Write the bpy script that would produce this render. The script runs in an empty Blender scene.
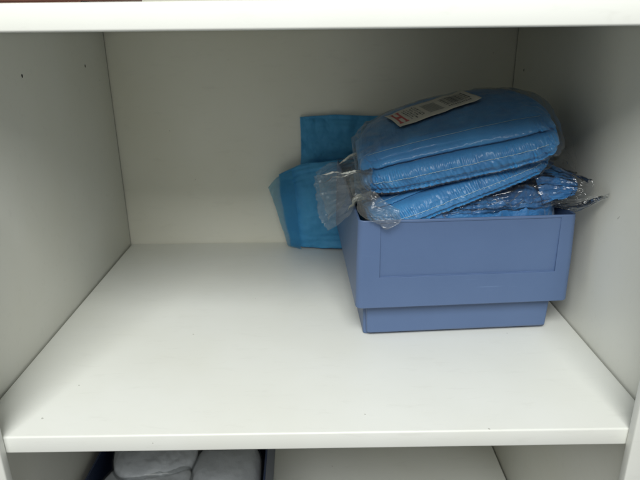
import bpy, bmesh, math, random
from mathutils import Vector, Matrix, Euler, noise
from mathutils.bvhtree import BVHTree
R = math.radians
scene = bpy.context.scene
col = scene.collection
random.seed(4)

# ------------------------------------------------------------------ helpers
def sgn(a): return -1.0 if a < 0 else 1.0
def sst(a, b, x):
    t = max(0.0, min(1.0, (x-a)/(b-a))); return t*t*(3-2*t)
def N(x, y, z): return noise.noise(Vector((x, y, z)))
def ridge(x, y, z, octv=3):
    s = 0; a = 1; f = 1
    for i in range(octv):
        s += a*(1-2*abs(N(x*f+7.3*i, y*f-3.1*i, z*f+1.7*i))); a *= .5; f *= 2.07
    return s/1.75-.45

def obj(name, bm_or_me, mat, parent=None, smooth=True, label=None):
    if isinstance(bm_or_me, bmesh.types.BMesh):
        me = bpy.data.meshes.new(name); bm_or_me.to_mesh(me); bm_or_me.free()
    else: me = bm_or_me
    if mat: me.materials.append(mat)
    for p in me.polygons: p.use_smooth = smooth
    o = bpy.data.objects.new(name, me); col.objects.link(o)
    if parent: o.parent = parent
    if label: o['label'] = label
    return o
def thing(name, label, cat, loc=(0, 0, 0), rot=(0, 0, 0), group=None):
    o = bpy.data.objects.new(name, None); col.objects.link(o)
    o.location = loc; o.rotation_euler = rot; o.empty_display_size = .05
    o['label'] = label; o['category'] = cat
    if group: o['group'] = group
    return o
def box(bm, x0, x1, y0, y1, z0, z1):
    vs = [bm.verts.new(p) for p in ((x0,y0,z0),(x1,y0,z0),(x1,y1,z0),(x0,y1,z0),(x0,y0,z1),(x1,y0,z1),(x1,y1,z1),(x0,y1,z1))]
    for f in ((0,3,2,1),(4,5,6,7),(0,1,5,4),(1,2,6,5),(2,3,7,6),(3,0,4,7)):
        bm.faces.new([vs[i] for i in f])
def bbox_obj(name, boxes, mat, parent, bevel=.0015, seg=3, label=None):
    bm = bmesh.new()
    for b in boxes: box(bm, *b)
    if bevel: bmesh.ops.bevel(bm, geom=list(bm.edges), offset=bevel, segments=seg, affect='EDGES', profile=.5)
    o = obj(name, bm, mat, parent, True, label)
    return o
def grid_obj(name, rows, mat, parent=None, closed=False, caps=False, label=None, thick=0):
    bm = bmesh.new()
    V = [[bm.verts.new(p) for p in r] for r in rows]
    n = len(rows[0])
    for i in range(len(rows)-1):
        for j in range(n if closed else n-1):
            k = (j+1) % n
            bm.faces.new((V[i][j], V[i+1][j], V[i+1][k], V[i][k]))
    if caps:
        bm.faces.new(V[0]); bm.faces.new(V[-1][::-1])
    bmesh.ops.recalc_face_normals(bm, faces=bm.faces)
    return obj(name, bm, mat, parent, True, label)
def tube(bm, pts, r, k=6):
    prev = None
    for i, p in enumerate(pts):
        p = Vector(p)
        a = Vector(pts[max(0, i-1)]); b = Vector(pts[min(len(pts)-1, i+1)])
        t = (b-a).normalized(); u = t.cross(Vector((0, 0, 1)))
        if u.length < 1e-4: u = Vector((1, 0, 0))
        u.normalize(); v = t.cross(u)
        ring = [bm.verts.new(p+r*(math.cos(2*math.pi*j/k)*u+math.sin(2*math.pi*j/k)*v)) for j in range(k)]
        if prev:
            for j in range(k): bm.faces.new((prev[j], prev[(j+1) % k], ring[(j+1) % k], ring[j]))
        prev = ring
def bez(P, t):
    P = [Vector(p) for p in P]
    n = len(P)
    while n > 1:
        P = [P[i].lerp(P[i+1], t) for i in range(n-1)]; n -= 1
    return P[0]
def crom(P, t):
    n = len(P)-1; s = min(t*n, n-1e-6); i = int(s); f = s-i
    a = Vector(P[max(i-1, 0)]); b = Vector(P[i]); c = Vector(P[i+1]); d = Vector(P[min(i+2, n)])
    return .5*((2*b)+(c-a)*f+(2*a-5*b+4*c-d)*f*f+(3*b-a-3*c+d)*f**3)
def patch(name, C, mat, parent, nu=90, nv=90, amp=.004, fr=30, seed=0, thick=.0, minz=None, label=None, edge=0.0):
    """sheet through a net of control points, with sharp crumples"""
    inv = parent.matrix_world.inverted() if parent else Matrix()
    P = []
    for i in range(nu+1):
        u = i/nu; rowc = [crom(r, u) for r in C]
        P.append([crom(rowc, j/nv) for j in range(nv+1)])
    rows = []
    for i in range(nu+1):
        r = []
        for j in range(nv+1):
            p = P[i][j]
            a = P[min(i+1, nu)][j]-P[max(i-1, 0)][j]; b = P[i][min(j+1, nv)]-P[i][max(j-1, 0)]
            n = a.cross(b)
            n = n.normalized() if n.length > 1e-12 else Vector((0, 0, 1))
            q = p*fr
            h = ridge(q.x+seed, q.y, q.z, 4)*amp + N(q.x*.4, q.y*.4+seed, q.z*.4)*amp
            h += amp*.9*(1-2*abs(N(j/nv*5+seed, i/nu*.9, seed+1)))*.8+amp*.45*(1-2*abs(N(j/nv*13+seed, i/nu*2.2, seed+6)))-amp*.6
            e = min(i, j, nu-i, nv-j)/max(nu, nv)
            w = Vector((N(q.x, q.y, seed+5), N(q.y, q.z, seed+9), N(q.z, q.x, seed+2)))*amp*.8*(1-min(1, e*12))
            p2 = p+n*h+w
            if minz is not None and p2.z < minz: p2.z = minz
            r.append(inv @ p2)
        rows.append(r)
    o = grid_obj(name, rows, mat, parent, label=label)
    if thick:
        m = o.modifiers.new('t', 'SOLIDIFY'); m.thickness = thick; m.offset = 0
    return o

# ------------------------------------------------------------------ materials
def newmat(name):
    m = bpy.data.materials.new(name); m.use_nodes = True
    nt = m.node_tree; return m, nt, nt.nodes['Principled BSDF']
def nd(nt, t, **kw):
    n = nt.nodes.new(t)
    for k, v in kw.items(): setattr(n, k, v)
    return n
def bump(nt, src, strength, dist, bsdf, prev=None):
    b = nd(nt, 'ShaderNodeBump'); b.inputs['Strength'].default_value = strength; b.inputs['Distance'].default_value = dist
    nt.links.new(src, b.inputs['Height'])
    if prev: nt.links.new(prev, b.inputs['Normal'])
    if bsdf: nt.links.new(b.outputs[0], bsdf.inputs['Normal'])
    return b.outputs[0]

def paint_mat(name, base, rough=.38, specks=True):
    m, nt, b = newmat(name); L = nt.links.new
    tc = nd(nt, 'ShaderNodeTexCoord')
    n1 = nd(nt, 'ShaderNodeTexNoise'); n1.inputs['Scale'].default_value = 5; n1.inputs['Detail'].default_value = 5
    L(tc.outputs['Object'], n1.inputs['Vector'])
    mx = nd(nt, 'ShaderNodeMix', data_type='RGBA')
    mr = nd(nt, 'ShaderNodeMapRange'); mr.inputs[1].default_value = .35; mr.inputs[2].default_value = .7
    L(n1.outputs[0], mr.inputs[0]); L(mr.outputs[0], mx.inputs[0])
    mx.inputs[6].default_value = (*base, 1); mx.inputs[7].default_value = (base[0]*.955, base[1]*.95, base[2]*.925, 1)
    last = mx.outputs[2]
    if specks:
        vo = nd(nt, 'ShaderNodeTexVoronoi', voronoi_dimensions='2D'); vo.inputs['Scale'].default_value = 24
        sx = nd(nt, 'ShaderNodeSeparateXYZ'); L(tc.outputs['Object'], sx.inputs[0])
        a1 = nd(nt, 'ShaderNodeMath', operation='MULTIPLY_ADD'); L(sx.outputs[1], a1.inputs[0]); a1.inputs[1].default_value = .37; L(sx.outputs[0], a1.inputs[2])
        a2 = nd(nt, 'ShaderNodeMath', operation='ADD'); L(sx.outputs[1], a2.inputs[0]); L(sx.outputs[2], a2.inputs[1])
        cx = nd(nt, 'ShaderNodeCombineXYZ'); L(a1.outputs[0], cx.inputs[0]); L(a2.outputs[0], cx.inputs[1])
        L(cx.outputs[0], vo.inputs['Vector'])
        # only a few of the cells hold a speck, each of its own size
        sep = nd(nt, 'ShaderNodeSeparateColor'); L(vo.outputs['Color'], sep.inputs[0])
        ms = nd(nt, 'ShaderNodeMapRange'); ms.inputs[1].default_value = .92; ms.inputs[2].default_value = 1
        ms.inputs[3].default_value = 0; ms.inputs[4].default_value = .035
        L(sep.outputs[0], ms.inputs[0])
        n3 = nd(nt, 'ShaderNodeTexNoise'); n3.inputs['Scale'].default_value = 260; L(tc.outputs['Object'], n3.inputs['Vector'])
        ad = nd(nt, 'ShaderNodeMath', operation='MULTIPLY_ADD'); L(n3.outputs[0], ad.inputs[0]); ad.inputs[1].default_value = .05
        L(vo.outputs['Distance'], ad.inputs[2])
        sb = nd(nt, 'ShaderNodeMath', operation='SUBTRACT'); L(ad.outputs[0], sb.inputs[0]); sb.inputs[1].default_value = .022
        lt = nd(nt, 'ShaderNodeMath', operation='LESS_THAN'); L(sb.outputs[0], lt.inputs[0]); L(ms.outputs[0], lt.inputs[1])
        fm = nd(nt, 'ShaderNodeMath', operation='MULTIPLY'); L(lt.outputs[0], fm.inputs[0]); fm.inputs[1].default_value = .42
        m2 = nd(nt, 'ShaderNodeMix', data_type='RGBA'); L(fm.outputs[0], m2.inputs[0]); L(last, m2.inputs[6])
        m2.inputs[7].default_value = (.10, .075, .05, 1); last = m2.outputs[2]
    # faint rub marks and dust
    mp = nd(nt, 'ShaderNodeMapping'); mp.inputs['Scale'].default_value = (2, 9, 9); mp.inputs['Rotation'].default_value = (0, 0, .35)
    L(tc.outputs['Object'], mp.inputs['Vector'])
    n7 = nd(nt, 'ShaderNodeTexNoise'); n7.inputs['Scale'].default_value = 9; n7.inputs['Detail'].default_value = 9; n7.inputs['Roughness'].default_value = .7; n7.inputs['Distortion'].default_value = .5
    L(mp.outputs[0], n7.inputs['Vector'])
    r7 = nd(nt, 'ShaderNodeMapRange'); r7.inputs[1].default_value = .56; r7.inputs[2].default_value = .78; r7.inputs[4].default_value = .16
    L(n7.outputs[0], r7.inputs[0])
    m7 = nd(nt, 'ShaderNodeMix', data_type='RGBA'); L(r7.outputs[0], m7.inputs[0]); L(last, m7.inputs[6]); m7.inputs[7].default_value = (.42, .41, .36, 1); last = m7.outputs[2]
    L(last, b.inputs['Base Color'])
    n2 = nd(nt, 'ShaderNodeTexNoise'); n2.inputs['Scale'].default_value = 9; n2.inputs['Detail'].default_value = 6
    L(tc.outputs['Object'], n2.inputs['Vector'])
    r2 = nd(nt, 'ShaderNodeMapRange'); r2.inputs[3].default_value = rough-.07; r2.inputs[4].default_value = rough+.12
    L(n2.outputs[0], r2.inputs[0]); L(r2.outputs[0], b.inputs['Roughness'])
    n4 = nd(nt, 'ShaderNodeTexNoise'); n4.inputs['Scale'].default_value = 420; n4.inputs['Detail'].default_value = 2
    L(tc.outputs['Object'], n4.inputs['Vector'])
    bo = bump(nt, n4.outputs[0], .05, .001, None)
    n5 = nd(nt, 'ShaderNodeTexNoise'); n5.inputs['Scale'].default_value = 7
    L(tc.outputs['Object'], n5.inputs['Vector'])
    bump(nt, n5.outputs[0], .12, .01, b, bo)
    return m

def plastic_mat(name, base, rough=.42):
    m, nt, b = newmat(name); L = nt.links.new
    tc = nd(nt, 'ShaderNodeTexCoord')
    n1 = nd(nt, 'ShaderNodeTexNoise'); n1.inputs['Scale'].default_value = 14; n1.inputs['Detail'].default_value = 6; n1.inputs['Roughness'].default_value = .65
    L(tc.outputs['Object'], n1.inputs['Vector'])
    mx = nd(nt, 'ShaderNodeMix', data_type='RGBA'); L(n1.outputs[0], mx.inputs[0])
    mx.inputs[6].default_value = (base[0]*.93, base[1]*.93, base[2]*.93, 1)
    mx.inputs[7].default_value = (min(1, base[0]*1.1), min(1, base[1]*1.08), min(1, base[2]*1.05), 1)
    # scuffs: thin pale scratches
    mp = nd(nt, 'ShaderNodeMapping'); mp.inputs['Scale'].default_value = (3, 30, 60); mp.inputs['Rotation'].default_value = (0, .5, .3)
    L(tc.outputs['Object'], mp.inputs['Vector'])
    n2 = nd(nt, 'ShaderNodeTexNoise'); n2.inputs['Scale'].default_value = 4; n2.inputs['Detail'].default_value = 3
    L(mp.outputs[0], n2.inputs['Vector'])
    mr = nd(nt, 'ShaderNodeMapRange'); mr.inputs[1].default_value = .70; mr.inputs[2].default_value = .78; mr.inputs[4].default_value = .4
    L(n2.outputs[0], mr.inputs[0])
    m2 = nd(nt, 'ShaderNodeMix', data_type='RGBA'); L(mr.outputs[0], m2.inputs[0]); L(mx.outputs[2], m2.inputs[6])
    m2.inputs[7].default_value = (base[0]*1.6, base[1]*1.5, base[2]*1.35, 1)
    L(m2.outputs[2], b.inputs['Base Color'])
    b.inputs['Roughness'].default_value = rough
    n3 = nd(nt, 'ShaderNodeTexNoise'); n3.inputs['Scale'].default_value = 900; L(tc.outputs['Object'], n3.inputs['Vector'])
    bump(nt, n3.outputs[0], .10, .0006, b)
    return m

def cloth_mat(name, base, base2, trans=0.0, alpha=1.0):
    m, nt, b = newmat(name); L = nt.links.new
    tc = nd(nt, 'ShaderNodeTexCoord')
    n1 = nd(nt, 'ShaderNodeTexNoise'); n1.inputs['Scale'].default_value = 28; n1.inputs['Detail'].default_value = 8
    L(tc.outputs['Object'], n1.inputs['Vector'])
    mr = nd(nt, 'ShaderNodeMapRange'); mr.inputs[1].default_value = .3; mr.inputs[2].default_value = .7; L(n1.outputs[0], mr.inputs[0])
    mx = nd(nt, 'ShaderNodeMix', data_type='RGBA'); L(mr.outputs[0], mx.inputs[0])
    mx.inputs[6].default_value = (*base, 1); mx.inputs[7].default_value = (*base2, 1)
    L(mx.outputs[2], b.inputs['Base Color'])
    b.inputs['Roughness'].default_value = .62
    b.inputs['Sheen Weight'].default_value = .25
    if alpha < 1: b.inputs['Alpha'].default_value = alpha
    vo = nd(nt, 'ShaderNodeTexVoronoi'); vo.inputs['Scale'].default_value = 620; L(tc.outputs['Object'], vo.inputs['Vector'])
    bo = bump(nt, vo.outputs['Distance'], .25, .0005, None)
    n2 = nd(nt, 'ShaderNodeTexNoise'); n2.inputs['Scale'].default_value = 75; n2.inputs['Detail'].default_value = 4
    L(tc.outputs['Object'], n2.inputs['Vector'])
    mp = nd(nt, 'ShaderNodeMapping'); mp.inputs['Scale'].default_value = (3.2, 1, .8); L(tc.outputs['Object'], mp.inputs['Vector'])
    n6 = nd(nt, 'ShaderNodeTexNoise'); n6.noise_type = 'RIDGED_MULTIFRACTAL'; n6.inputs['Scale'].default_value = 17; n6.inputs['Detail'].default_value = 5; n6.inputs['Distortion'].default_value = .6
    L(mp.outputs[0], n6.inputs['Vector'])
    bo = bump(nt, n6.outputs[0], .5, .0022, None, bo)
    bump(nt, n2.outputs[0], .55, .0025, b, bo)
    if trans:
        tr = nd(nt, 'ShaderNodeBsdfTranslucent'); L(mx.outputs[2], tr.inputs[0])
        ms = nd(nt, 'ShaderNodeMixShader'); ms.inputs[0].default_value = trans
        out = nt.nodes['Material Output']
        L(b.outputs[0], ms.inputs[1]); L(tr.outputs[0], ms.inputs[2]); L(ms.outputs[0], out.inputs[0])
    return m

def film_mat(name, milk=.07, tint=(.94, .95, .95), rough=.16, sc=1.0, gl=.55):
    m, nt, b = newmat(name); L = nt.links.new
    nt.nodes.remove(b); out = nt.nodes['Material Output']
    tc = nd(nt, 'ShaderNodeTexCoord')
    n1 = nd(nt, 'ShaderNodeTexNoise'); n1.noise_type = 'RIDGED_MULTIFRACTAL'; n1.inputs['Scale'].default_value = 26*sc; n1.inputs['Detail'].default_value = 4; n1.inputs['Distortion'].default_value = 1.2
    L(tc.outputs['Object'], n1.inputs['Vector'])
    bo = bump(nt, n1.outputs[0], .42, .003, None)
    tr = nd(nt, 'ShaderNodeBsdfTransparent'); tr.inputs[0].default_value = (*tint, 1)
    gl_ = nd(nt, 'ShaderNodeBsdfGlossy'); gl_.inputs['Roughness'].default_value = rough; gl_.inputs[0].default_value = (.95, .95, .95, 1); L(bo, gl_.inputs['Normal'])
    df = nd(nt, 'ShaderNodeBsdfDiffuse'); df.inputs[0].default_value = (.72, .72, .70, 1); L(bo, df.inputs['Normal'])
    tl = nd(nt, 'ShaderNodeBsdfTranslucent'); tl.inputs[0].default_value = (.72, .72, .70, 1)
    md = nd(nt, 'ShaderNodeMixShader'); md.inputs[0].default_value = .45; L(df.outputs[0], md.inputs[1]); L(tl.outputs[0], md.inputs[2])
    m1 = nd(nt, 'ShaderNodeMixShader'); m1.inputs[0].default_value = milk
    L(tr.outputs[0], m1.inputs[1]); L(md.outputs[0], m1.inputs[2])
    fr = nd(nt, 'ShaderNodeFresnel'); fr.inputs[0].default_value = 1.42; L(bo, fr.inputs['Normal'])
    mu = nd(nt, 'ShaderNodeMath', operation='MULTIPLY'); L(fr.outputs[0], mu.inputs[0]); mu.inputs[1].default_value = gl*2
    mu.use_clamp = True
    m2 = nd(nt, 'ShaderNodeMixShader'); L(mu.outputs[0], m2.inputs[0]); L(m1.outputs[0], m2.inputs[1]); L(gl_.outputs[0], m2.inputs[2])
    L(m2.outputs[0], out.inputs[0])
    return m
def flat_mat(name, c, rough=.6):
    m, nt, b = newmat(name); L = nt.links.new
    n1 = nd(nt, 'ShaderNodeTexNoise'); n1.inputs['Scale'].default_value = 60
    tc = nd(nt, 'ShaderNodeTexCoord'); L(tc.outputs['Object'], n1.inputs['Vector'])
    mx = nd(nt, 'ShaderNodeMix', data_type='RGBA'); L(n1.outputs[0], mx.inputs[0])
    mx.inputs[6].default_value = (c[0]*.9, c[1]*.9, c[2]*.9, 1); mx.inputs[7].default_value = (min(1, c[0]*1.08), min(1, c[1]*1.08), min(1, c[2]*1.08), 1)
    L(mx.outputs[2], b.inputs['Base Color']); b.inputs['Roughness'].default_value = rough
    return m

M_white = paint_mat('white_enamel', (.77, .78, .75))
M_wall = paint_mat('white_enamel_wall', (.73, .73, .675), .40)
M_back = paint_mat('cream_enamel_back', (.81, .80, .72), .32)
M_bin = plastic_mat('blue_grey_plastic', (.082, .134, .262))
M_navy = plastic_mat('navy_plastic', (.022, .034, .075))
M_cloth = cloth_mat('blue_nonwoven', (.011, .165, .43), (.025, .235, .54))
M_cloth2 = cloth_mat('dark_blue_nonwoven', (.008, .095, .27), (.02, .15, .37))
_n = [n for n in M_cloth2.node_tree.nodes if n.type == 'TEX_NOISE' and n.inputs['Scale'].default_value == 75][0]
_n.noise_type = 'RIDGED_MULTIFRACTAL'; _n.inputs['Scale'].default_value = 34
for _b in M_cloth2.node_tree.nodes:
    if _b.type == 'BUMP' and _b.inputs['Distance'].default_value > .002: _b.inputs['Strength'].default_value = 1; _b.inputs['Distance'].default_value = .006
M_sheet = cloth_mat('blue_film_sheet', (.065, .37, .68), (.10, .45, .78), .3)
M_veil = cloth_mat('blue_film_veil', (.12, .45, .68), (.15, .52, .74), .5, .35)
M_film = film_mat('clear_film', .05, gl=.24, rough=.22)
M_film2 = film_mat('clear_film_milky', .11, (.87, .88, .86), .24, .6, gl=.5)
M_film4 = film_mat('clear_film_thin', .025, (.95, .95, .95), .2, .7, .3)
M_film3 = film_mat('clear_film_crisp', .03, (.95, .96, .97), .14, .85, .6)
M_thread = flat_mat('pale_thread', (.33, .50, .62))
M_paper = flat_mat('label_paper', (.44, .42, .36))  # white paper darkened: the shade over the sticker is in this colour
M_ink = flat_mat('label_ink', (.10, .10, .10))
M_inkg = flat_mat('label_ink_grey', (.25, .25, .23))
M_red = flat_mat('label_red', (.34, .06, .06))
M_hole = flat_mat('hole_dark', (.02, .018, .015))
M_brown = flat_mat('brown_board', (.17, .065, .045))
M_dark = flat_mat('gap_shade_dark', (.03, .028, .025))  # near-black colour for the shade inside the open gaps
M_white_item = cloth_mat('pale_wrap', (.46, .48, .52), (.54, .56, .60))

# ------------------------------------------------------------------ the cabinet
W, D, H, T = .7731, .6133, .4205, .0222
cab = thing('storage_cabinet', 'white painted cabinet with open shelves, slim front posts and dark joint lines', 'cabinet', (0, 0, 0))
g = .0017
ZB, ZT = -.4427, .8632      # lower shelf top, top of the cabinet opening
for z, nm in ((0, 'shelf'), (H+T, 'shelf'), (ZB, 'shelf')):
    bbox_obj(nm, [(g, W-g, 0, D-g, z-T, z+(.0012 if z > .1 else 0))], M_white, cab, .0022, 4)
y0p = .004
bbox_obj('side_panel', [(-.018, 0, y0p, D-.0020, ZB-.12, ZT+.02)], M_wall, cab, .0006, 2)
bbox_obj('side_panel', [(W, W+.018, y0p, D-.0020, ZB-.12, ZT+.02)], M_wall, cab, .0006, 2)
bbox_obj('back_panel', [(-.018, W+.018, D, D+.012, ZB-.12, ZT+.02)], M_back, cab, .0006, 2)
bbox_obj('top_panel', [(-.018, W+.018, 0, D+.012, ZT+.021, ZT+.041)], M_white, cab, .0015, 2)
bbox_obj('base_panel', [(-.018, W+.018, 0, D+.012, ZB-.142, ZB-.121)], M_white, cab, .0015, 2)
for z in (0, H+T, ZB):  # added dark fill paints the shade in the gaps beside each shelf
    bbox_obj('gap_shade_strip', [(.0002, g-.0001, .002, D-.0004, z-T+.002, z-.0035)], M_dark, cab, 0)
    bbox_obj('gap_shade_strip', [(W-g+.0001, W-.0002, .002, D-.0004, z-T+.002, z-.0035)], M_dark, cab, 0)
# added dark strips, standing in for the shade inside the open corner joints
bbox_obj('gap_shade_strip', [(-.0178, -.0002, D-.0019, D-.0001, ZB-.12, ZT+.02)], M_dark, cab, 0)
bbox_obj('gap_shade_strip', [(W+.0002, W+.0178, D-.0019, D-.0001, ZB-.12, ZT+.02)], M_dark, cab, 0)
# front posts: a narrow folded upright each side, standing just before the shelf ends
PL, PR = .0429, .7359
bbox_obj('front_post', [(PL-.026, PL, -.013, -.0006, ZB-.12, ZT+.02)], M_white, cab, .002, 3)
bbox_obj('front_post', [(PR, PR+.026, -.013, -.0006, ZB-.12, ZT+.02)], M_white, cab, .002, 3)
bbox_obj('outer_rail', [(-.018, PL-.028, -.016, .003, ZB-.12, ZT+.02)], M_white, cab, .002, 3)
bbox_obj('outer_rail', [(PR+.028, W+.018, -.016, .003, ZB-.12, ZT+.02)], M_white, cab, .002, 3)
def hole(p, ax, rr, parent, nm='pin_hole'):
    bm = bmesh.new(); c = Vector(p); vs = []
    for k in range(14):
        a = 2*math.pi*k/14; j = 1+.18*N(p[1]*90+k, p[2]*50, 0)
        if ax == 'x': v = c+Vector((0, math.cos(a)*rr*j*.8, math.sin(a)*rr*j*1.25))
        else: v = c+Vector((math.cos(a)*rr*j, math.sin(a)*rr*j, 0))
        vs.append(bm.verts.new(v))
    r = bmesh.ops.extrude_face_region(bm, geom=[bm.faces.new(vs)])
    dv = Vector((.0004 if p[0] < .3 else -.0004, 0, 0)) if ax == 'x' else Vector((0, 0, .0004))
    bmesh.ops.translate(bm, verts=[e for e in r['geom'] if isinstance(e, bmesh.types.BMVert)], vec=dv)
    bmesh.ops.recalc_face_normals(bm, faces=bm.faces)
    return obj(nm, bm, M_hole, parent, False)
hole((0.0001, .2768, .366), 'x', .0019, cab)
hole((0.0001, .5015, .366), 'x', .0019, cab)
hole((W-.0001, .5593, .3474), 'x', .0019, cab)

# ------------------------------------------------------------------ plastic bins
def taper(pts):
    return [(.138+(x-.138)*(1-.15*max(0, y)), y, z) for x, y, z in pts]
def rrect(x0, x1, y0, y1, r, z, k=5):
    pts = []
    for cx, cy, a0 in ((x1-r, y1-r, 0), (x0+r, y1-r, 90), (x0+r, y0+r, 180), (x1-r, y0+r, 270)):
        for i in range(k+1):
            a = R(a0+90*i/k); pts.append((cx+r*math.cos(a), cy+r*math.sin(a), z))
    return taper(pts)
def bin_mesh(recess=True):
    rings = []
    def rg(e, z, r, f=0): rings.append(rrect(.0+e, .276-e, .0+e+f, .356-e, max(r, .001), z))
    b0, b1 = -.0135, .2895      # upper body x extents
    def ub(e, z, r): rings.append(rrect(b0+e, b1-e, -.026+e, .372-e, max(r, .001), z))
    rg(.0030, 0, .003); rg(.0012, .0012, .004); rg(.0008, .004, .0045); rg(.0, .0555, .005)
    ub(.0018, .0545, .008); ub(.0004, .0552, .009); ub(0, .0568, .0095)
    ub(.0005, .12, .0095); ub(.0022, .1808, .0095); ub(.0026, .1818, .009); ub(.0033, .1822, .0085); ub(.0054, .1822, .0065); ub(.0060, .1816, .006)
    ub(.0058, .12, .006); ub(.0062, .062, .006); ub(.017, .0585, .004); ub(.0185, .008, .004); ub(.021, .005, .003)
    bm = bmesh.new(); V = [[bm.verts.new(p) for p in r] for r in rings]; n = len(rings[0])
    for i in range(len(rings)-1):
        for j in range(n): bm.faces.new((V[i][j], V[i][(j+1) % n], V[i+1][(j+1) % n], V[i+1][j]))
    bm.faces.new(V[0][::-1]); bm.faces.new(V[-1])
    bmesh.ops.recalc_face_normals(bm, faces=bm.faces)
    me = bpy.data.meshes.new('bin_body'); bm.to_mesh(me); bm.free()
    o = bpy.data.objects.new('tmp', me); col.objects.link(o)
    cutters = []
    if recess:
        bm = bmesh.new(); box(bm, .0185, .2645, -.04, -.0227, .1005, .1787)
        cm = bpy.data.meshes.new('c'); bm.to_mesh(cm); bm.free()
        c = bpy.data.objects.new('tmpc', cm); col.objects.link(c); cutters.append(c)
        m = o.modifiers.new('b', 'BOOLEAN'); m.operation = 'DIFFERENCE'; m.object = c; m.solver = 'EXACT'
    m = o.modifiers.new('v', 'BEVEL'); m.width = .0007; m.segments = 2; m.limit_method = 'ANGLE'; m.angle_limit = R(40)
    dg = bpy.context.evaluated_depsgraph_get()
    res = bpy.data.meshes.new_from_object(o.evaluated_get(dg))
    for x in [o]+cutters: bpy.data.objects.remove(x)
    for me_ in (me,): bpy.data.meshes.remove(me_)
    return res
bin_a = thing('storage_bin', 'blue grey plastic storage bin with a recessed label panel, heaped with blue packs', 'bin', (.4572, .2170, .0004), (0, 0, R(3.4)))
o = obj('bin_body', bin_mesh(), M_bin, bin_a)
o.modifiers.new('w', 'WEIGHTED_NORMAL')
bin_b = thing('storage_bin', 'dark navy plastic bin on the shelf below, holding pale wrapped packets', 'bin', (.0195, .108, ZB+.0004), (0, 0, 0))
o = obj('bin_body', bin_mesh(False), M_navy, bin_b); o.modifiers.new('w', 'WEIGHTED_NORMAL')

# ------------------------------------------------------------------ packs of folded gowns
class Pack:
    def __init__(s, w, d, h, seed, crease=.28, seam=-.22, ruff=.0016, bulge=.0, shear=.017):
        s.shear = shear
        s.w, s.d, s.h, s.seed, s.crease, s.seam, s.ruff, s.bulge = w, d, h, seed, crease, seam, ruff, bulge
    def pt(s, t, th, infl=0.0, detail=True):
        c, sn = math.cos(th), math.sin(th)
        e = 2/5.4
        ya = sgn(c)*abs(c)**e; za = sgn(sn)*abs(sn)**e
        ey = (1-abs(t)**7)**(1/7) if abs(t) < 1 else 0
        ez = (1-abs(t)**4.5)**(1/3.2) if abs(t) < 1 else 0
        x = s.w/2*t*(1+.012*N(th*2, s.seed, 0))
        y = s.d/2*ya*max(ey, .0001); z = s.h/2*za*max(ez, .0001)
        # plump top, droop at the ends
        z += .004*(1-t*t)*(1 if za > 0 else .3)*max(0, 1-abs(ya))
        dy = 0; dz = 0
        if detail:
            q = Vector((x, y, z))
            front = sst(.55, .98, -ya)
            zr = za
            edge = min(1.0, (1-abs(t))*7)
            dy += front*s.shear*zr*(1 if zr > 0 else .8)
            # deep crease and lower fold rolls on the front face
            wob = .05*N(x*14, s.seed, 2)
            k = s.crease+wob
            dy += front*(.0105*math.exp(-(abs(zr-k)/.075)**1.3))*edge
            dy -= front*.0014*math.exp(-((zr-(k-.42))/.30)**2)
            k2 = s.seam-.45+wob
            dy += front*.0035*math.exp(-((zr-k2)/.07)**2)*edge
            for kk in (-.52, -.68, -.84):
                dy += front*.0013*math.exp(-((zr-kk-wob*.6)/.022)**2)*edge*(.4+.6*abs(N(x*9, kk*9, s.seed)))*1.5
            dy += front*.0022*math.exp(-((zr-.70-wob)/.03)**2)*edge*sst(-.1, .3, N(x*5, s.seed, 8)+.1)
            # rushed band between crease and seam
            band = sst(s.seam-.10, s.seam+.06, zr)*(1-sst(k-.16, k, zr))
            ph = x*620+2.6*N(x*45, z*50, s.seed)+z*90
            rf = (1-2*abs(math.sin(ph)))*(.25+1.1*abs(N(x*26, 3, s.seed)))*.75+N(x*260, z*200, s.seed+4)*.7
            dy -= front*band*s.ruff*rf
            # finer pleats below
            low = (1-sst(s.seam-.12, s.seam, zr))*front
            dy -= low*.0010*((1-2*abs(math.sin(x*430+z*190+3*N(x*30, z*30, s.seed))))*.55+N(x*210, z*90, s.seed+8)*1.2)
            # soft wrinkles everywhere, stronger at the ends
            en = sst(.62, .97, abs(t))
            wr = ridge(x*30+s.seed, y*9, z*26, 5)
            a = .0022+.0055*en
            dy -= front*a*wr
            dz += (1-front)*sgn(za)*a*wr*.8*sst(0.02, .3, abs(za))
            # diagonal tucks at the corners
            if en > 0:
                dy += en*front*.0035*max(0, math.sin((zr*1.2+t*9)*6))**3
                dz -= en*(1-front)*.0025*max(0, math.sin((y*120+t*7)))**3*sgn(za)
            by = sst(.1, 1, ya)
            z -= .013*by*t*t; x *= 1-.09*by
            x += en*.003*N(y*60, z*80, s.seed+3)*sgn(t)
        n = Vector((0, ya*abs(ya)**2/s.d, za*abs(za)**2/s.h)); n.normalize()
        return Vector((x, y+dy, z+dz))+n*infl
    def rows(s, NX=460, NS=260, infl=0.0, wr=0, wf=30, sx=1.0):
        R_ = []
        for i in range(NX+1):
            t = math.sin(math.pi/2*(-1+2*i/NX))*.9995
            r = []
            for j in range(NS):
                # even spacing over the section
                th = 2*math.pi*j/NS
                th += .22*math.sin(4*th)*-1
                p = s.pt(t, th, infl+(.006*sst(.80, .99, abs(t)) if infl else 0))
                if wr:
                    v = p*wf
                    h = ridge(v.x+s.seed*3, v.y, v.z, 4)
                    nn = Vector((0, p.y/(s.d*s.d), p.z/(s.h*s.h))).normalized()
                    p = p+nn*max(-infl*.6, wr*h)
                    p.x *= sx
                r.append(p)
            R_.append(r)
        return R_
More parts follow.
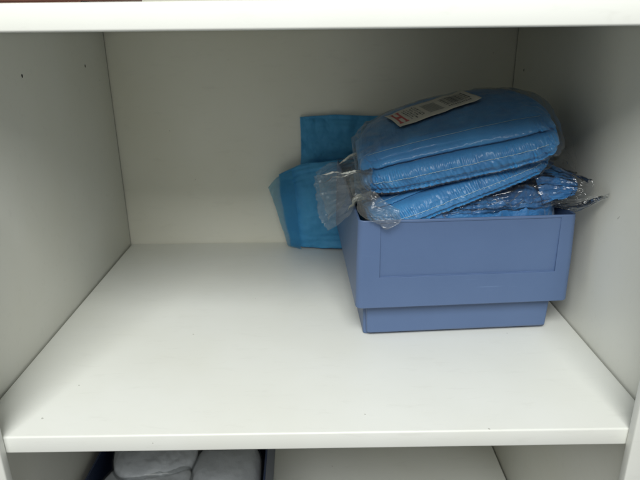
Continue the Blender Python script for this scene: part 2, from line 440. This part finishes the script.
def make_pack(name, label, loc, rot, P, film, wr=.0022, infl=.0028, cloth=None, threads=True):
    root = thing(name, label, 'gown pack', loc, rot, 'bagged packs of folded blue gowns')
    cloth_o = grid_obj('folded_gowns', P.rows(), cloth or M_cloth, root, closed=True, caps=True)
    if threads:
        def front_theta(zr):     # theta on the front face where za == zr
            s_ = sgn(zr)*abs(zr)**(5.4/2)
            return math.pi-math.asin(s_)
        for zr, r_, off in ((P.seam, .00042, .0009), (.93, .00035, .0007)):
            bm = bmesh.new(); pts = []
            for i in range(260):
                t = -.86+1.70*i/259
                p = P.pt(t, front_theta(zr+.008*N(t*6, P.seed, 1)))
                pts.append(p+Vector((0, -off, .0004 if zr > .5 else 0)))
            tube(bm, pts, r_, 6)
            obj('seam_thread', bm, M_thread, cloth_o)
    bag = grid_obj('clear_bag', P.rows(330, 220, infl, wr, 34, 1.035), film, root, closed=True, caps=True)
    return root, cloth_o, bag

P1 = Pack(.270, .215, .060, 1.3, crease=.32, seam=-.16, ruff=.0021)
P2 = Pack(.262, .215, .038, 5.1, crease=.70, seam=-.12, ruff=.0021, shear=.016)
top_pack, top_cloth, top_bag = make_pack('gown_pack', 'uppermost clear bag of folded light blue gowns, with a white printed sticker', (.586, .322, .2745), Euler((R(10.5), R(-13.5), R(-5))), P1, M_film, infl=.0014, wr=.0014)
mid_pack, mid_cloth, mid_bag = make_pack('gown_pack', 'flatter bagged stack of blue gowns sandwiched beneath the stickered pack', (.575, .3225, .2280), Euler((R(8), R(-19.5), R(7))), P2, M_film, infl=.0012, wr=.0011)
bpy.context.view_layer.update()

# sticker lying on the top bag
bm = bmesh.new(); bm.from_mesh(top_bag.data); bvh = BVHTree.FromBMesh(bm); bm.free()
def on_top(x, y, off):
    hit = bvh.ray_cast(Vector((x, y, .2)), Vector((0, 0, -1)))
    return Vector((x, y, (hit[0].z if hit[0] else .025)+off))
LC = Vector((-.014, .022)); LA = R(15); LW, LH = .126, .072
ux = Vector((math.cos(LA), math.sin(LA))); uy = Vector((-math.sin(LA), math.cos(LA)))
# smoothed height: the paper bridges the small wrinkles
def lab(u, v, off=0.0):
    c = LC+ux*(u*LW)+uy*(v*LH); z = 0
    for du in (-.004, 0, .004):
        for dv in (-.004, 0, .004): z += on_top(c.x+du, c.y+dv, 0).z
    curl = .0022*max(0, abs(u)*2-.82)/.18*(1 if u > 0 else .5)
    return Vector((c.x, c.y, z/9+.0026+off+curl))
rows = [[lab(-.5+i/50, -.5+j/14) for j in range(15)] for i in range(51)]
sticker = grid_obj('label_sticker', rows, M_paper, top_pack)
m = sticker.modifiers.new('t', 'SOLIDIFY'); m.thickness = .0003; m.offset = -1
marks = {'k': bmesh.new(), 'g': bmesh.new(), 'r': bmesh.new(), 'b': bmesh.new()}
def mark(kind, u0, u1, v0, v1):
    bm = marks[kind]; n = max(2, int((u1-u0)*LW/.002)); k = max(2, int((v1-v0)*LH/.002))
    V = [[bm.verts.new(lab(u0+(u1-u0)*i/n, v0+(v1-v0)*j/k, .00035)) for j in range(k+1)] for i in range(n+1)]
    for i in range(n):
        for j in range(k): bm.faces.new((V[i][j], V[i+1][j], V[i+1][j+1], V[i][j+1]))
# red H, the left end of the sticker
mark('r', -.455, -.43, -.30, .30); mark('r', -.385, -.36, -.30, .30); mark('r', -.43, -.385, -.06, .07)
mark('r', -.465, -.42, -.36, -.29); mark('r', -.395, -.35, -.36, -.29); mark('r', -.465, -.42, .29, .36); mark('r', -.395, -.35, .29, .36)
rnd = random.Random(8)
for u in (-.31, -.28, -.25, -.215, -.18, -.15):      # columns of fine print
    v = -.36+rnd.uniform(0, .15)
    while v < .32:
        l = rnd.uniform(.04, .13)
        if rnd.random() < .8: mark('k' if rnd.random() < .6 else 'g', u-.008, u+.008, v, min(.36, v+l))
        v += l+.035
for i in range(9):                                    # block of dense print
    v = -.33+.072*i
    mark('g', -.09, .09, v, v+.048)
u = .15
while u < .44:                                        # barcode
    w_ = rnd.choice((.005, .009, .014)); mark('b', u, u+w_, -.2, .3); u += w_+rnd.choice((.006, .01, .013))
u = .15
while u < .43:
    mark('b', u, u+.014, -.34, -.26); u += .026
obj('red_mark', marks['r'], M_red, sticker); obj('fine_print', marks['k'], M_ink, sticker); obj('barcode', marks['b'], M_ink, sticker); obj('grey_print', marks['g'], M_inkg, sticker)

# loose ends of the top bag
patch('bag_end', [[(.470, .24, .240), (.445, .27, .232), (.415, .29, .224), (.389, .30, .218)],
                  [(.468, .215, .230), (.440, .245, .222), (.412, .27, .212), (.392, .285, .198)],
                  [(.466, .225, .208), (.442, .235, .203), (.425, .25, .186), (.402, .27, .168)],
                  [(.468, .25, .200), (.446, .255, .195), (.434, .25, .172), (.412, .265, .150)]],
      M_film2, top_pack, amp=.0078, fr=25, seed=3)
patch('bag_end', [[(.472, .30, .252), (.442, .31, .240), (.412, .32, .229), (.392, .32, .218)],
                  [(.470, .33, .240), (.445, .32, .236), (.418, .31, .215), (.398, .31, .195)],
                  [(.470, .31, .212), (.444, .29, .20), (.430, .28, .178), (.410, .28, .153)]],
      M_film2, top_pack, amp=.0078, fr=23, seed=8)
patch('bag_end', [[(.712, .42, .325), (.735, .42, .318), (.755, .41, .305)],
                  [(.712, .33, .300), (.738, .33, .290), (.760, .32, .270)],
                  [(.706, .26, .262), (.735, .265, .250), (.762, .27, .228)]],
      M_film4, top_pack, amp=.005, fr=26, seed=12)
patch('bag_end', [[(.712, .24, .283), (.728, .26, .290), (.740, .28, .300)],
                  [(.710, .225, .262), (.732, .24, .262), (.752, .25, .255)],
                  [(.705, .225, .245), (.725, .235, .236), (.748, .24, .228)]],
      M_film4, top_pack, amp=.005, fr=30, seed=15)
# loose end of the middle bag, drooping over the bin's rim
patch('bag_end', [[(.448, .215, .212), (.466, .200, .222), (.482, .196, .208), (.500, .190, .200)],
                  [(.446, .200, .196), (.462, .190, .199), (.480, .185, .197), (.500, .184, .193)],
                  [(.456, .190, .187), (.468, .186, .188), (.484, .184, .188), (.502, .183, .187)],
                  [(.468, .186, .184), (.474, .185, .180), (.482, .184, .174), (.500, .183, .182)]],
      M_film2, mid_pack, amp=.0022, fr=40, seed=21)

# ------------------------------------------------------------------ crumpled pack in the bin beneath
heap = thing('crumpled_pack', 'loose crumpled dark blue pack in shiny clear film, stuffed in the bin beneath the stack', 'gown pack', (.611, .36, .16), (0, 0, 0), 'bagged packs of folded blue gowns')
rows = []
for i in range(301):
    t = math.sin(math.pi/2*(-1+2*i/300))*.9995; r = []
    for j in range(260):
        th = 2*math.pi*j/260; c, s_ = math.cos(th), math.sin(th)
        e = (1-abs(t)**4)**.3
        x = .130*t; y = .15*sgn(c)*abs(c)**.6*e; z = .045*sgn(s_)*abs(s_)**.6*e
        z += .012*sst(-.2, 1, t)
        v = Vector((x, y, z))*30
        h = ridge(v.x+40, v.y*.8, v.z, 5)*.017+N(v.x*.4, v.y*.4, 9)*.006
        nn = Vector((x/.02, y/.02, z/.002)).normalized() if (abs(x)+abs(y)+abs(z)) > 0 else Vector((0, 0, 1))
        p = Vector((x, y, z))+Vector((nn.x*.2, nn.y*.5, nn.z))*h
        r.append(p)
    rows.append(r)
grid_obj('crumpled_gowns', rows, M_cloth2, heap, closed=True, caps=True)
bpy.context.view_layer.update()
patch('clear_bag', [[(.50, .212, .180), (.56, .208, .184), (.62, .210, .187), (.68, .212, .190), (.725, .215, .199), (.742, .21, .203)],
                    [(.50, .25, .200), (.56, .245, .204), (.62, .240, .212), (.68, .235, .224), (.735, .232, .218), (.762, .215, .216)],
                    [(.50, .32, .202), (.56, .32, .208), (.62, .31, .220), (.68, .30, .238), (.742, .27, .232), (.768, .24, .226)],
                    [(.50, .42, .196), (.56, .42, .200), (.62, .42, .212), (.68, .42, .220), (.735, .40, .216), (.765, .34, .215)]],
      M_film3, heap, nu=240, nv=140, amp=.006, fr=27, seed=31)
patch('bag_end', [[(.715, .222, .200), (.735, .205, .206), (.755, .198, .214), (.7715, .192, .221)],
                  [(.715, .225, .189), (.736, .200, .190), (.752, .192, .200), (.769, .185, .214)],
                  [(.722, .25, .192), (.740, .24, .188), (.756, .225, .194), (.770, .205, .206)]],
      M_film3, heap, nu=90, nv=60, amp=.004, fr=28, seed=37)
patch('blue_fold', [[(.700, .225, .192), (.722, .222, .200), (.742, .222, .206)],
                  [(.700, .25, .214), (.726, .245, .220), (.752, .24, .216)],
                  [(.700, .30, .226), (.730, .29, .230), (.758, .28, .222)]],
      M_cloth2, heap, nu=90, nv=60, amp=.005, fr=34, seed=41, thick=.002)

# ------------------------------------------------------------------ blue sheet behind the bin, leaning on the back wall
sheet = thing('folded_sheet', 'thin blue plastic sheet, loosely folded, standing behind the bin against the back wall', 'sheet', (.40, .585, 0))
bpy.context.view_layer.update()
patch('upper_fold', [[(.362, .604, .262), (.42, .604, .264), (.52, .603, .262)],
                     [(.363, .600, .20), (.42, .598, .20), (.52, .599, .20)],
                     [(.360, .592, .13), (.42, .588, .13), (.52, .590, .13)],
                     [(.356, .584, .004), (.42, .580, .004), (.52, .58, .004)]],
      M_sheet, sheet, amp=.0042, fr=22, seed=50, thick=.0015, minz=.003)
patch('lower_fold', [[(.318, .588, .150), (.36, .580, .172), (.42, .572, .180), (.50, .575, .185)],
                     [(.322, .583, .10), (.365, .572, .10), (.42, .566, .11), (.50, .57, .11)],
                     [(.338, .578, .004), (.375, .568, .004), (.42, .562, .004), (.50, .565, .004)]],
      M_sheet, sheet, amp=.0048, fr=22, seed=55, thick=.0015, minz=.003)
patch('loose_corner', [[(.297, .582, .128), (.316, .578, .148), (.345, .567, .164)],
                     [(.312, .576, .08), (.328, .571, .09), (.352, .562, .10)],
                     [(.333, .574, .004), (.342, .568, .004), (.36, .558, .004)]],
      M_veil, sheet, amp=.002, fr=20, seed=58, minz=.003)

# ------------------------------------------------------------------ packets in the lower bin
def lump(name, root, c, s, mat, seed, amp=.003, fr=16, film=None):
    for nm, inf, mt in ((name, 0, mat), ('clear_wrap', .0035, film)):
        if mt is None: continue
        rows = []
        for i in range(111):
            t = math.sin(math.pi/2*(-1+2*i/110))*.9995; r = []
            for j in range(120):
                th = 2*math.pi*j/120; cc, ss = math.cos(th), math.sin(th); e = (1-abs(t)**4)**.35
                p = Vector((s[0]*t, s[1]*sgn(cc)*abs(cc)**.6*e, s[2]*sgn(ss)*abs(ss)**.6*e))
                n = Vector((p.x/s[0]**2, p.y/s[1]**2, p.z/s[2]**2)).normalized()
                v = p*fr
                r.append(p+n*(inf+amp*ridge(v.x+seed, v.y, v.z, 4)+inf*.35*ridge(v.x*2, v.y*2+seed, v.z*2, 3)))
            rows.append(r)
        grid_obj(nm, rows, mt, root, closed=True, caps=True)
pk1 = thing('wrapped_packet', 'thin pale bag lying uppermost at the left of the navy bin', 'packet', (.103, .315, ZB+.168), (R(6), R(2), R(8)), 'pale packets in the navy bin')
lump('packet_body', pk1, None, (.072, .075, .013), M_white_item, 3, film=M_film, amp=.0026, fr=17)
pk1b = thing('wrapped_packet', 'second pale bag, lying in front of and below the thin uppermost one', 'packet', (.10, .205, ZB+.148), (R(4), R(-3), R(-5)), 'pale packets in the navy bin')
lump('packet_body', pk1b, None, (.078, .080, .014), M_white_item, 9, film=M_film, amp=.0026, fr=17)
pk2 = thing('wrapped_packet', 'larger flat grey packet filling the right side of the navy bin', 'packet', (.229, .23, ZB+.140), (R(3), R(3), R(-2)), 'pale packets in the navy bin')
lump('packet_body', pk2, None, (.060, .11, .022), M_white_item, 14, amp=.0025, fr=16, film=M_film)

# ------------------------------------------------------------------ something brown on the upper shelf
bx = thing('cardboard_box', 'reddish brown cardboard box at the front left of the upper shelf', 'box', (.115, .016, H+T+.0016), (0, 0, R(.6)))
bw, bd, bh = .105, .20, .11
bm = bmesh.new(); box(bm, -bw, bw*.72, 0, bd, 0, bh)
bmesh.ops.bevel(bm, geom=list(bm.edges), offset=.0018, segments=2, affect='EDGES')
obj('carton', bm, M_brown, bx)
bbox_obj('lid_flap', [(-bw-.001, bw*.72+.001, -.001, bd*.5-.001, bh+.0004, bh+.003), (-bw-.001, bw*.72+.001, bd*.5+.001, bd+.001, bh+.0004, bh+.003)], M_brown, bx, .0008, 2)
bbox_obj('tape', [(-.026, .004, -.0014, bd+.0014, bh+.0032, bh+.0036)], flat_mat('tape', (.35, .22, .12), .3), bx, 0)

# ------------------------------------------------------------------ light, camera
w = bpy.data.worlds.new('World'); scene.world = w; w.use_nodes = True
bgn = w.node_tree.nodes['Background']; bgn.inputs[0].default_value = (.97, .985, .97, 1); bgn.inputs[1].default_value = .20
def area(name, loc, target, sx, sy, power, c):
    l = bpy.data.lights.new(name, 'AREA'); l.shape = 'RECTANGLE'; l.size = sx; l.size_y = sy; l.energy = power; l.color = c
    o = bpy.data.objects.new(name, l); col.objects.link(o); o.location = loc
    o.rotation_euler = (Vector(target)-Vector(loc)).to_track_quat('-Z', 'Y').to_euler(); return o
area('ceiling_lamp', (.22, -1.50, 1.68), (.38, .25, 0), 1.35, .95, 65, (.985, 1, .965))

cam = bpy.data.cameras.new('camera'); co = bpy.data.objects.new('camera', cam); col.objects.link(co)
scene.camera = co
co.location = (.39281, -.52380, .42)
p, yw, rl = .351402, .0051528, -.0109878
f = Vector((math.sin(yw)*math.cos(p), math.cos(yw)*math.cos(p), -math.sin(p)))
rt = f.cross(Vector((0, 0, 1))).normalized(); up = rt.cross(f)
r2 = math.cos(rl)*rt+math.sin(rl)*up; u2 = -math.sin(rl)*rt+math.cos(rl)*up
co.rotation_euler = Matrix(((r2.x, u2.x, -f.x), (r2.y, u2.y, -f.y), (r2.z, u2.z, -f.z))).to_euler()
cam.sensor_width = 36; cam.lens = 573.35/640*36; cam.dof.use_dof = True; cam.dof.focus_distance = .74; cam.dof.aperture_fstop = 8; cam.clip_start = .01; cam.clip_end = 100

scene.render.engine = 'CYCLES'
scene.cycles.max_bounces = 12; scene.cycles.diffuse_bounces = 6; scene.cycles.transparent_max_bounces = 32
scene.cycles.caustics_reflective = False; scene.cycles.caustics_refractive = False
scene.render.resolution_x = 1024; scene.render.resolution_y = 768
scene.view_settings.view_transform = 'Standard'; scene.view_settings.look = 'None'
scene.view_settings.exposure = 0; scene.view_settings.gamma = 1
